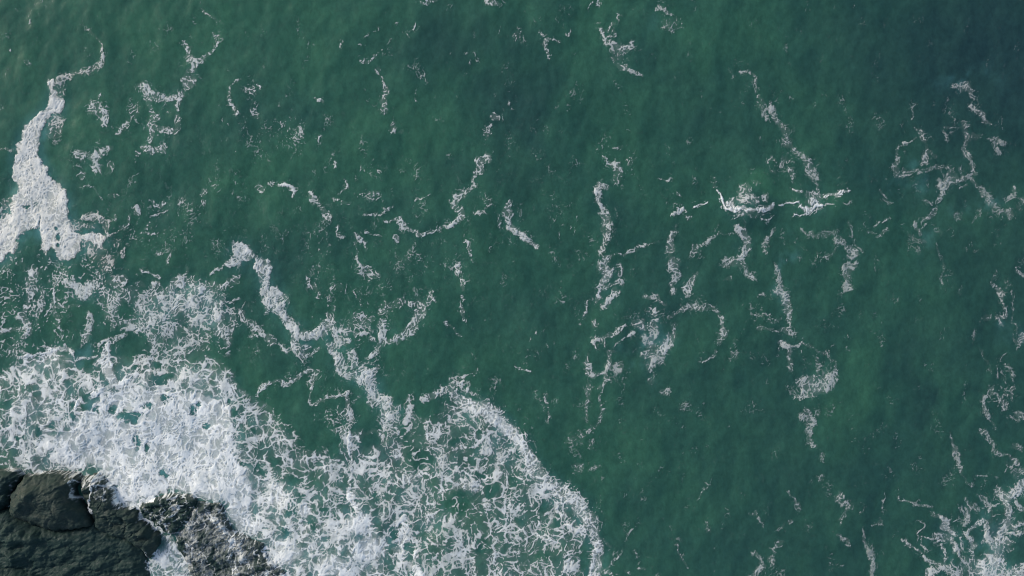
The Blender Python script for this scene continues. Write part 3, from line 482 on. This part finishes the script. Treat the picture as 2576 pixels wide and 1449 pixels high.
# ------------------------------------------------------------------ sea surface height (metres)
def sea_height(x, y):
    z = .10 * fbm((x + .10 * y) / 110, y / 150, 401, 3) + .026 * fbm(x / 38, y / 50, 411, 3)
    z = z + .006 * fbm(x / 18, y / 20, 421, 2)
    # the swell that breaks right of centre; its front faces the shore (down the plan)
    yc = 548 + 10 * np.sin(x / 310.0) - 34 * sstep(1500, 2100, x) + 16 * perlin(x / 140, y * 0 + 3.3, 431)
    yc = yc.astype(F)
    amp = (.36 * sstep(1600, 1830, x) * (1 - sstep(2150, 2350, x)) + .20 * (1 - sstep(1150, 1500, x)) * sstep(250, 700, x)) * (.75 + .6 * perlin(x / 90, y * 0 + 8.1, 433))
    dy = y - yc
    z = z + amp * np.where(dy < 0, np.exp(-(dy / 75) ** 2), np.exp(-(dy / 42) ** 2))
    # swell around the rocks
    d = np.hypot((x - 350) / 1.3, y - 1350)
    z = z + .16 * np.sin(d / 46.0 + 1.5 * perlin(x / 200, y / 200, 441)) * np.exp(-((d - 330) / 260) ** 2)
    edge = np.minimum(np.minimum(x - GX0 - 4, GX1 + 4 - x), np.minimum(y - GY0 - 4, GY1 + 4 - y))
    return (z * sstep(0, 60, edge)).astype(F)

SEAZ = sea_height(X, Y)

# ------------------------------------------------------------------ rocks
ROCKS = []
def rock(name, label, pts, height, edge, lump, tone, tilt=(0, 0), ridge=None, grain=1.0, cell=26):
    xs = [p[0] for p in pts]; ys = [p[1] for p in pts]
    sl = box(min(xs), max(xs), min(ys), max(ys), 26)
    x, y = X[sl], Y[sl]
    xq = x + 5 * w1x[sl] + 3.5 * w2x[sl]; yq = y + 5 * w1y[sl] + 3.5 * w2y[sl]
    s = sdf(pts, xq, yq)
    prof = np.sqrt(np.clip(1 - (1 - np.clip(s / edge, 0, 1)) ** 2, 0, 1))
    cx, cy = (min(xs) + max(xs)) / 2, (min(ys) + max(ys)) / 2
    h = height * prof * (1 + tilt[0] * (x - cx) / 100 + tilt[1] * (y - cy) / 100)
    if ridge is not None:
        for (ax, ay, bx, by, w, a) in ridge:
            t = np.clip(((xq - ax) * (bx - ax) + (yq - ay) * (by - ay)) / ((bx - ax) ** 2 + (by - ay) ** 2), 0, 1)
            r = np.hypot(xq - ax - t * (bx - ax), yq - ay - t * (by - ay))
            h = h + a * np.exp(-(r / w) ** 2) * prof
    sd = 500 + 13 * len(ROCKS)
    c = worley((xq + 4 * w2x[sl]) / cell, (yq + 4 * w2y[sl]) / (cell * .75), sd)
    h = h + prof * (lump * (.55 * np.sqrt(np.minimum(c, .7)) - .25 + .6 * fbm((x - .4 * y) / 55, (y + .25 * x) / 30, sd + 1, 4, .45)) + .035 * grain * fbm(x / 8, y / 7, sd + 4, 3) + .03 * grain * (1 - np.abs(perlin(xq / 13, yq / 9, sd + 8)) * 3))
    h = np.where(s < 0, s * .03, h) - .02
    ROCKS.append((name, label, sl, h.astype(F), tone))

rock('boulder', 'dark rounded boulder cut by the left edge, beside the big brown boulder',
     [(-120,1172),(0,1182),(30,1177),(48,1180),(60,1196),(55,1215),(42,1235),(35,1258),(10,1280),(-120,1295)], 1.3, 26, .35, .25, grain=.6, cell=60)
rock('boulder', 'big boulder with a pale brown left flank among the lower left rocks',
     [(64,1203),(72,1195),(100,1188),(150,1187),(200,1190),(212,1202),(196,1226),(205,1250),(228,1282),(240,1325),(150,1332),(90,1318),(44,1300),(32,1270),(42,1236),(54,1214)], 1.7, 40, .35, .8,
     ridge=[(70,1262,105,1232,14,.4),(105,1232,180,1262,26,.45)], grain=.6, cell=70)
rock('rock_ledge', 'wide dark lumpy ledge at the bottom left, below the brown boulder',
     [(-140,1290),(30,1274),(90,1306),(160,1322),(240,1318),(300,1332),(368,1372),(374,1410),(380,1449),(385,1560),(-140,1560)], 1.2, 60, .42, .15, tilt=(-.18, 0), grain=.45, cell=74, ridge=[(-20,1335,40,1322,16,.4),(50,1350,95,1340,14,.45),(60,1385,90,1372,12,.35),(110,1345,150,1336,13,.35),(40,1372,52,1392,10,.3),(170,1345,230,1330,22,.3)])
rock('rock_slab', 'smooth grooved slab in the bottom left corner',
     [(-140,1388),(0,1394),(50,1404),(110,1428),(150,1462),(155,1560),(-140,1560)], 2.0, 34, .3, .35, grain=.5, cell=90)
rock('rock', 'greenish weedy rock wedged between brown boulder and surf edge',
     [(208,1200),(250,1188),(272,1208),(290,1234),(303,1260),(320,1274),(340,1272),(360,1305),(390,1326),(404,1348),(402,1372),(380,1402),(320,1362),(250,1338),(232,1295),(214,1252)], 1.0, 30, .5, .6, grain=.9, cell=40)
rock('rock', 'black lumpy reef rock above the foam vein and pool',
     [(346,1272),(395,1252),(450,1240),(490,1242),(498,1262),(482,1300),(458,1322),(440,1346),(414,1338),(392,1316),(364,1300)], .5, 18, .45, .1, grain=1.1, cell=32)
rock('rock_reef', 'rough reef half covered in foam wash, rightmost of the rocks',
     [(500,1260),(556,1262),(573,1308),(577,1337),(640,1362),(666,1368),(672,1398),(705,1420),(735,1455),(770,1560),(492,1560),(482,1449),(464,1408),(442,1368),(456,1326),(482,1302)], .35, 16, .38, .12, grain=1.1, cell=34)
rock('rock', 'small black rock in the foam pool at the bottom edge',
     [(476,1414),(490,1416),(503,1428),(497,1445),(481,1443)], .45, 8, .2, .15)

TOPZ = SEAZ.copy(); OVER = np.zeros((NY, NX), F)
for (nm, lb, sl, h, tone) in ROCKS:
    OVER[sl] = np.maximum(OVER[sl], h - SEAZ[sl])
    TOPZ[sl] = np.maximum(TOPZ[sl], h)
# foam does not climb the high rocks; on the low reef it lies in the hollows
wash_id = [i for i, g in enumerate(GROUPS) if g[0] == 'foam_wash'][0]
reefveil = (GID == wash_id) & (X > 430) & (DEN > .25)
ALPHA[reefveil] = np.maximum(ALPHA[reefveil], (.03 + .10 * w_b + .13 * flow2 + .10 * coarse)[reefveil].clip(.015, .35))
lowreef = GID == [i for i, g in enumerate(GROUPS) if g[0] == 'foam_wash'][0]
ALPHA *= np.where(lowreef, 1.0, 1 - sstep(.30, .75, OVER)).astype(F)
loc = fbm(X / 8, Y / 8, 777, 2)
ALPHA[GID == 0] *= (OVER[GID == 0] < 0.02)

FOAMZ = (TOPZ + .035 + .045 * COV * (.25 + .75 * sstep(.5, 1.05, DEN)) * (.45 + .35 * NP + .12 * flow + .22 * flow2 - .15 * crack + .7 * coarse)).astype(F)
FOAMZ = np.maximum(FOAMZ, TOPZ + .03)

# ------------------------------------------------------------------ mesh writer
def mesh_object(name, co, quads, mat, attrs=None, smooth=True):
    me = bpy.data.meshes.new(name)
    nv, nf = len(co), len(quads)
    me.vertices.add(nv); me.vertices.foreach_set('co', np.ascontiguousarray(co, F).ravel())
    me.loops.add(nf * 4); me.loops.foreach_set('vertex_index', np.ascontiguousarray(quads, np.int32).ravel())
    me.polygons.add(nf)
    me.polygons.foreach_set('loop_start', np.arange(0, nf * 4, 4, dtype=np.int32))
    me.polygons.foreach_set('use_smooth', np.full(nf, smooth, bool))
    for k, v in (attrs or {}).items():
        a = me.attributes.new(k, 'FLOAT', 'POINT'); a.data.foreach_set('value', np.ascontiguousarray(v, F).ravel())
    me.update(calc_edges=True); me.validate()
    me.materials.append(mat)
    o = bpy.data.objects.new(name, me)
    sc.collection.objects.link(o)
    return o

def nodes(name):
    m = bpy.data.materials.new(name); m.use_nodes = True
    nt = m.node_tree
    return m, nt, nt.nodes['Principled BSDF'], nt.nodes['Material Output']
def N(nt, t, **kw):
    n = nt.nodes.new(t)
    for k, v in kw.items():
        if k in n.inputs: n.inputs[k].default_value = v
        else: setattr(n, k, v)
    return n
def coords(nt, scale=(1, 1, 1), rot=0.0):
    tc = nt.nodes.new('ShaderNodeTexCoord'); mp = nt.nodes.new('ShaderNodeMapping')
    mp.inputs['Scale'].default_value = scale; mp.inputs['Rotation'].default_value = (0, 0, rot)
    nt.links.new(tc.outputs['Object'], mp.inputs['Vector']); return mp.outputs['Vector']
def noise(nt, vec, scale, detail=3, rough=.55, dist=0.0):
    n = N(nt, 'ShaderNodeTexNoise', Scale=scale, Detail=detail, Roughness=rough, Distortion=dist)
    nt.links.new(vec, n.inputs['Vector']); return n.outputs['Fac']
def ramp(nt, fac, stops):
    r = nt.nodes.new('ShaderNodeValToRGB')
    while len(r.color_ramp.elements) < len(stops): r.color_ramp.elements.new(.5)
    for e, (p, c) in zip(r.color_ramp.elements, stops):
        e.position = p; e.color = (*c, 1) if len(c) == 3 else c
    nt.links.new(fac, r.inputs['Fac']); return r.outputs['Color']
def mixc(nt, fac, a, b, mode='MIX'):
    n = nt.nodes.new('ShaderNodeMix'); n.data_type = 'RGBA'; n.blend_type = mode
    for s, v in ((n.inputs[0], fac), (n.inputs[6], a), (n.inputs[7], b)):
        if isinstance(v, bpy.types.NodeSocket): nt.links.new(v, s)
        elif isinstance(v, (int, float)): s.default_value = v
        else: s.default_value = (*v, 1)
    return n.outputs[2]
def attr(nt, name):
    a = nt.nodes.new('ShaderNodeAttribute'); a.attribute_name = name; return a.outputs['Fac']

# ---- sea water
M_SEA, nt, bs, out = nodes('sea_water')
v = coords(nt)
vs = coords(nt, (1.0, .5, 1.0), .08)
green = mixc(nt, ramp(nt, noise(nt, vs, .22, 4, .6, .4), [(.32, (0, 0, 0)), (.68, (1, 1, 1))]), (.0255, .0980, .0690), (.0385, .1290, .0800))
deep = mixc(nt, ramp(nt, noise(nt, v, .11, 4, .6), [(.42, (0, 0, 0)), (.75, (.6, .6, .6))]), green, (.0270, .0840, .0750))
deep = mixc(nt, attr(nt, 'blue'), deep, (.0175, .0520, .0560))  # darker bluer water, partly the dimmer light on the right painted in
deep = mixc(nt, attr(nt, 'silt_and_light'), deep, (.0400, .1360, .0820))  # paler green, partly silt and partly brighter light put into the colour
aer = mixc(nt, attr(nt, 'bubbles'), deep, (.095, .270, .275))
fleck = ramp(nt, noise(nt, coords(nt, (1.2, .85, 1)), 2.0, 7, .72, .3), [(.30, (.76, .76, .76)), (.70, (1.10, 1.10, 1.10))])
swell_shade = ramp(nt, noise(nt, coords(nt, (1.1, .8, 1)), .30, 5, .58, .7), [(.30, (.78, .82, .86)), (.70, (1.14, 1.12, 1.06))])  # broad dark and light of the swell, painted into the water colour
aer = mixc(nt, 1.0, aer, swell_shade, 'MULTIPLY')
aer = mixc(nt, 1.0, aer, fleck, 'MULTIPLY')
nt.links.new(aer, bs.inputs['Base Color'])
bs.inputs['Roughness'].default_value = .10
bs.inputs['IOR'].default_value = 1.333
b1 = N(nt, 'ShaderNodeBump', Strength=.36, Distance=.05); nt.links.new(noise(nt, coords(nt, (1.15, .9, 1)), 1.3, 6, .68, .8), b1.inputs['Height'])
b2 = N(nt, 'ShaderNodeBump', Strength=.35, Distance=.02); nt.links.new(noise(nt, coords(nt, (1.3, .8, 1)), 7.0, 3, .6), b2.inputs['Height'])
nt.links.new(b1.outputs[0], b2.inputs['Normal']); nt.links.new(b2.outputs[0], bs.inputs['Normal'])

# ---- foam
def foam_material(name, c0, c1):
    M, nt, bs, out = nodes(name)
    col = mixc(nt, ramp(nt, noise(nt, coords(nt), 1.4, 5, .65), [(.3, (0, 0, 0)), (.7, (1, 1, 1))]), c0, c1)
    nt.links.new(col, bs.inputs['Base Color'])
    bs.inputs['Roughness'].default_value = .75
    bs.inputs['Specular IOR Level'].default_value = .2
    bb = N(nt, 'ShaderNodeBump', Strength=.2, Distance=.03); nt.links.new(noise(nt, coords(nt), 6.0, 4, .6), bb.inputs['Height']); nt.links.new(bb.outputs[0], bs.inputs['Normal'])
    tr = nt.nodes.new('ShaderNodeBsdfTransparent'); mx = nt.nodes.new('ShaderNodeMixShader')
    nt.links.new(attr(nt, 'cover'), mx.inputs[0]); nt.links.new(tr.outputs[0], mx.inputs[1]); nt.links.new(bs.outputs[0], mx.inputs[2])
    nt.links.new(mx.outputs[0], out.inputs['Surface'])
    return M
M_FOAM = foam_material('foam', (.79, .82, .79), (.90, .91, .875))
M_CREAM = foam_material('cream_foam', (.76, .75, .685), (.86, .85, .785))

# ---- rock
def rock_material(tone):
    M, nt, bs, out = nodes('wet_rock')
    v = coords(nt)
    geo = noise(nt, v, .55, 5, .6, .5)
    base = ramp(nt, geo, [(.30, (.007, .026, .022)), (.55, (.010, .032, .027)), (.70, (.017, .041, .032)), (.84, (.040, .054, .040))])
    brown = ramp(nt, noise(nt, v, 1.1, 5, .65), [(.3, (.010, .026, .021)), (.52, (.027, .039, .030)), (.75, (.062, .065, .049))])
    col = mixc(nt, tone * .8, base, brown)
    col = mixc(nt, ramp(nt, noise(nt, v, 6.0, 4, .7), [(.45, (0, 0, 0)), (.7, (.4, .4, .4))]), col, (.014, .024, .022))
    nt.links.new(col, bs.inputs['Base Color'])
    rr = ramp(nt, noise(nt, v, 2.5, 3, .6), [(.3, (.50, .50, .50)), (.7, (.9, .9, .9))]); bs.inputs['Specular IOR Level'].default_value = .25; nt.links.new(rr, bs.inputs['Roughness'])
    bb = N(nt, 'ShaderNodeBump', Strength=.35, Distance=.05); nt.links.new(noise(nt, v, 5.0, 6, .7), bb.inputs['Height']); nt.links.new(bb.outputs[0], bs.inputs['Normal'])
    return M

# ------------------------------------------------------------------ build the sea sheet (to the horizon)
ss = 4.0
sx = np.arange(GX0 - 4, GX1 + 8, ss, dtype=F); sy = np.arange(GY0 - 4, GY1 + 8, ss, dtype=F)
SX, SY = np.meshgrid(sx, sy)
SZ = sea_height(SX, SY)
ny, nx = SX.shape
def blob(x, y, cx, cy, rx, ry): return np.exp(-((x - cx) / rx) ** 2 - ((y - cy) / ry) ** 2)
wob = 60 * fbm(SX / 160, SY / 190, 601, 3); wob2 = 60 * fbm(SX / 160, SY / 190, 611, 3)
bx_, by_ = SX + wob, SY + wob2
blue = np.zeros_like(SX); silt_and_light = np.zeros_like(SX); bub = np.zeros_like(SX)
for (cx, cy, rx, ry, a) in [(1130,90,130,110,.6),(1320,250,120,160,.6),(2500,150,420,380,.95),(2250,60,260,200,.6),(2600,800,300,500,.55),(2400,1200,300,260,.4),(1900,1250,300,200,.3),(1800,700,500,260,.3),(1900,1000,600,400,.3),(2250,1300,600,400,.4),(2000,300,500,260,.3),(2450,620,200,120,.5),(1250,440,120,70,.4),(2300,950,70,230,.55),(2230,1120,200,200,.35),(1640,130,70,80,.3),(590,820,80,60,.2),(700,620,200,90,.2),(1250,680,160,120,.15),(2330,1330,90,60,.5),(2150,250,160,160,.4),(2560,300,140,300,.5)]:
    blue = np.maximum(blue, a * blob(bx_, by_, cx, cy, rx, ry))
for (cx, cy, rx, ry, a) in [(1890,490,90,26,.75),(2050,495,60,20,.6),(480,60,420,120,.65),(900,60,200,70,.6),(100,250,150,200,.45),(700,420,250,80,.45),(1100,330,120,80,.3),(1800,60,160,80,.3),(1180,900,160,60,.35),(2150,950,60,160,.4),(1560,1100,160,110,.3),(1150,1300,90,60,.5),(1850,330,120,90,.25),(130,840,60,40,.3)]:
    silt_and_light = np.maximum(silt_and_light, a * blob(bx_, by_, cx, cy, rx, ry))
for (cx, cy, rx, ry, a) in [(620,1060,40,60,.5),(210,905,50,22,.5),(1640,850,30,50,.45),(250,1130,120,40,.5),(880,1205,60,40,.4),(1045,1330,40,45,.5),(1065,1405,40,40,.45),(2480,1330,50,60,.4),(2400,1400,70,40,.3),(2400,215,50,20,.3),(2470,480,50,30,.35),(2310,620,40,40,.25),(2290,440,40,20,.3),(500,1160,160,70,.4),(1640,30,30,20,.15),(2560,855,30,30,.35),(1960,690,14,50,.35),(1560,925,30,30,.25),(1310,1290,40,50,.3),(60,1040,100,90,.3),(900,1250,200,120,.25)]:
    bub = np.maximum(bub, .8 * a * blob(bx_, by_, cx, cy, rx, ry))
bub = bub * sstep(-.6, .5, fbm(SX / 40, SY / 46, 621, 3))
# milky aerated water under and around the foam
def soft(a, r):
    for ax in (0, 1):
        p = np.pad(a, [(r + 1, r) if k == ax else (0, 0) for k in (0, 1)], mode='edge').cumsum(ax)
        a = (np.take(p, range(2 * r + 1, p.shape[ax]), ax) - np.take(p, range(0, p.shape[ax] - 2 * r - 1), ax)) / (2 * r + 1)
    return a
dj = np.clip(((SY - GY0) / STEP).astype(int), 0, NY - 1); di = np.clip(((SX - GX0) / STEP).astype(int), 0, NX - 1)
under = soft(soft((DEN * np.minimum(1, .25 + COV) * OPA)[dj, di].astype(float), 3), 8)
bub = np.maximum(bub, .72 * sstep(.02, .7, under) * (.7 + .6 * fbm(SX / 34, SY / 40, 631, 3)))
bub = np.clip(bub, 0, 1)
co = np.stack([wx(SX), wy(SY), SZ], -1).reshape(-1, 3)
idx = np.arange(ny * nx).reshape(ny, nx)
q = np.stack([idx[1:, :-1], idx[1:, 1:], idx[:-1, 1:], idx[:-1, :-1]], -1).reshape(-1, 4)
per = np.concatenate([idx[0, :-1], idx[:-1, -1], idx[-1, :0:-1], idx[:0:-1, 0]])
rings = [per]; cos = [co]; qs = [q]; base_n = len(co)
for k in (1.6, 4.0, 14.0, 70.0, 300.0):
    c = co[per].copy(); c[:, :2] *= k; c[:, 2] = 0
    ids = np.arange(base_n, base_n + len(per)); base_n += len(per); cos.append(c)
    a = rings[-1]; b = ids
    qs.append(np.stack([a, np.roll(a, -1), np.roll(b, -1), b], -1)); rings.append(ids)
co = np.concatenate(cos); q = np.concatenate(qs)
pad = len(co) - ny * nx
sea = mesh_object('sea', co, q, M_SEA, {'blue': np.pad(blue.ravel(), (0, pad)), 'silt_and_light': np.pad(silt_and_light.ravel(), (0, pad)), 'bubbles': np.pad(bub.ravel(), (0, pad))})
sea['kind'] = 'structure'; sea['label'] = 'green turbid sea water with small waves'

# ------------------------------------------------------------------ build the rocks
WXg, WYg = wx(X), wy(Y)
for (nm, lb, sl, h, tone) in ROCKS:
    xw, yw = WXg[sl], WYg[sl]
    keep = h > SEAZ[sl] - .35
    cell = keep[:-1, :-1] | keep[1:, :-1] | keep[:-1, 1:] | keep[1:, 1:]
    n_y, n_x = h.shape
    idx = np.arange(n_y * n_x).reshape(n_y, n_x)
    q = np.stack([idx[1:, :-1], idx[1:, 1:], idx[:-1, 1:], idx[:-1, :-1]], -1)[cell]
    used, inv = np.unique(q, return_inverse=True)
    co = np.stack([xw, yw, h], -1).reshape(-1, 3)[used]
    o = mesh_object(nm, co, inv.reshape(-1, 4), rock_material(tone))
    o['label'] = lb; o['category'] = 'rock'; o['group'] = 'wave-washed rocks in the lower left'

# ------------------------------------------------------------------ build the foam, one object for each patch
vis = ALPHA > .012
cell = vis[:-1, :-1] | vis[1:, :-1] | vis[:-1, 1:] | vis[1:, 1:]
cg = GID[:-1, :-1].copy()

def components(n, a, b):
    par = np.arange(n)
    while True:
        pa, pb = par[a], par[b]; lo, hi = np.minimum(pa, pb), np.maximum(pa, pb); m = lo != hi
        if not m.any(): return par
        np.minimum.at(par, hi[m], lo[m])
        while True:
            pp = par[par]
            if (pp == par).all(): break
            par = pp

def main_piece(jj, ii):
    """which of a patch's cells belong to its largest cluster; stray bits count as loose flecks"""
    n = len(jj); code = jj.astype(np.int64) * NX + ii
    A, Bb = [], []
    for dj, di in ((0, 1), (1, 0), (1, 1), (1, -1)):
        c2 = code + dj * NX + di
        p = np.searchsorted(code, c2); p[p == n] = 0
        k = np.nonzero(code[p] == c2)[0]; A.append(k); Bb.append(p[k])
    _, isl = np.unique(components(n, np.concatenate(A), np.concatenate(Bb)), return_inverse=True)
    k = isl.max() + 1
    area = np.bincount(isl, minlength=k)
    lo = np.full((k, 2), 1e9); hi = np.full((k, 2), -1e9); pts = np.stack([jj, ii], -1).astype(float)
    np.minimum.at(lo, isl, pts); np.maximum.at(hi, isl, pts + 1)
    piece = np.full(k, -1); order = np.argsort(-area)
    big = order[:1200]
    size = (hi[big] - lo[big]).max(1)
    gap = np.maximum(0, np.maximum(lo[big][:, None] - hi[big][None], lo[big][None] - hi[big][:, None]))
    near = np.hypot(gap[..., 0], gap[..., 1]) <= .42 * np.maximum(size[:, None], size[None])
    a, b = np.nonzero(np.triu(near, 1))
    _, pc = np.unique(components(len(big), a, b), return_inverse=True)
    tot = np.bincount(pc, weights=area[big]); piece[big] = pc
    return (piece == tot.argmax())[isl]

for gi in range(1, len(GROUPS)):
    jj, ii = np.nonzero(cell & (cg == gi))
    if len(jj):
        lose = ~main_piece(jj, ii)
        cg[jj[lose], ii[lose]] = 0
idx = np.arange(NY * NX).reshape(NY, NX)
Q = np.stack([idx[1:, :-1], idx[1:, 1:], idx[:-1, 1:], idx[:-1, :-1]], -1)
allco = np.stack([WXg, WYg, FOAMZ], -1).reshape(-1, 3)
al = ALPHA.ravel()
tot = 0
for gi, (nm, lb, kind) in enumerate(GROUPS):
    q = Q[cell & (cg == gi)]
    if not len(q): continue
    used, inv = np.unique(q, return_inverse=True)
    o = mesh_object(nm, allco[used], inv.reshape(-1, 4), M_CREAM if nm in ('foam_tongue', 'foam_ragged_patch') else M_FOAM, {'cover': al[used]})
    o['label'] = lb
    if kind: o['kind'] = kind
    o['category'] = 'foam'
    tot += len(q)
print('foam quads', tot, 'sea quads', (ny - 1) * (nx - 1))
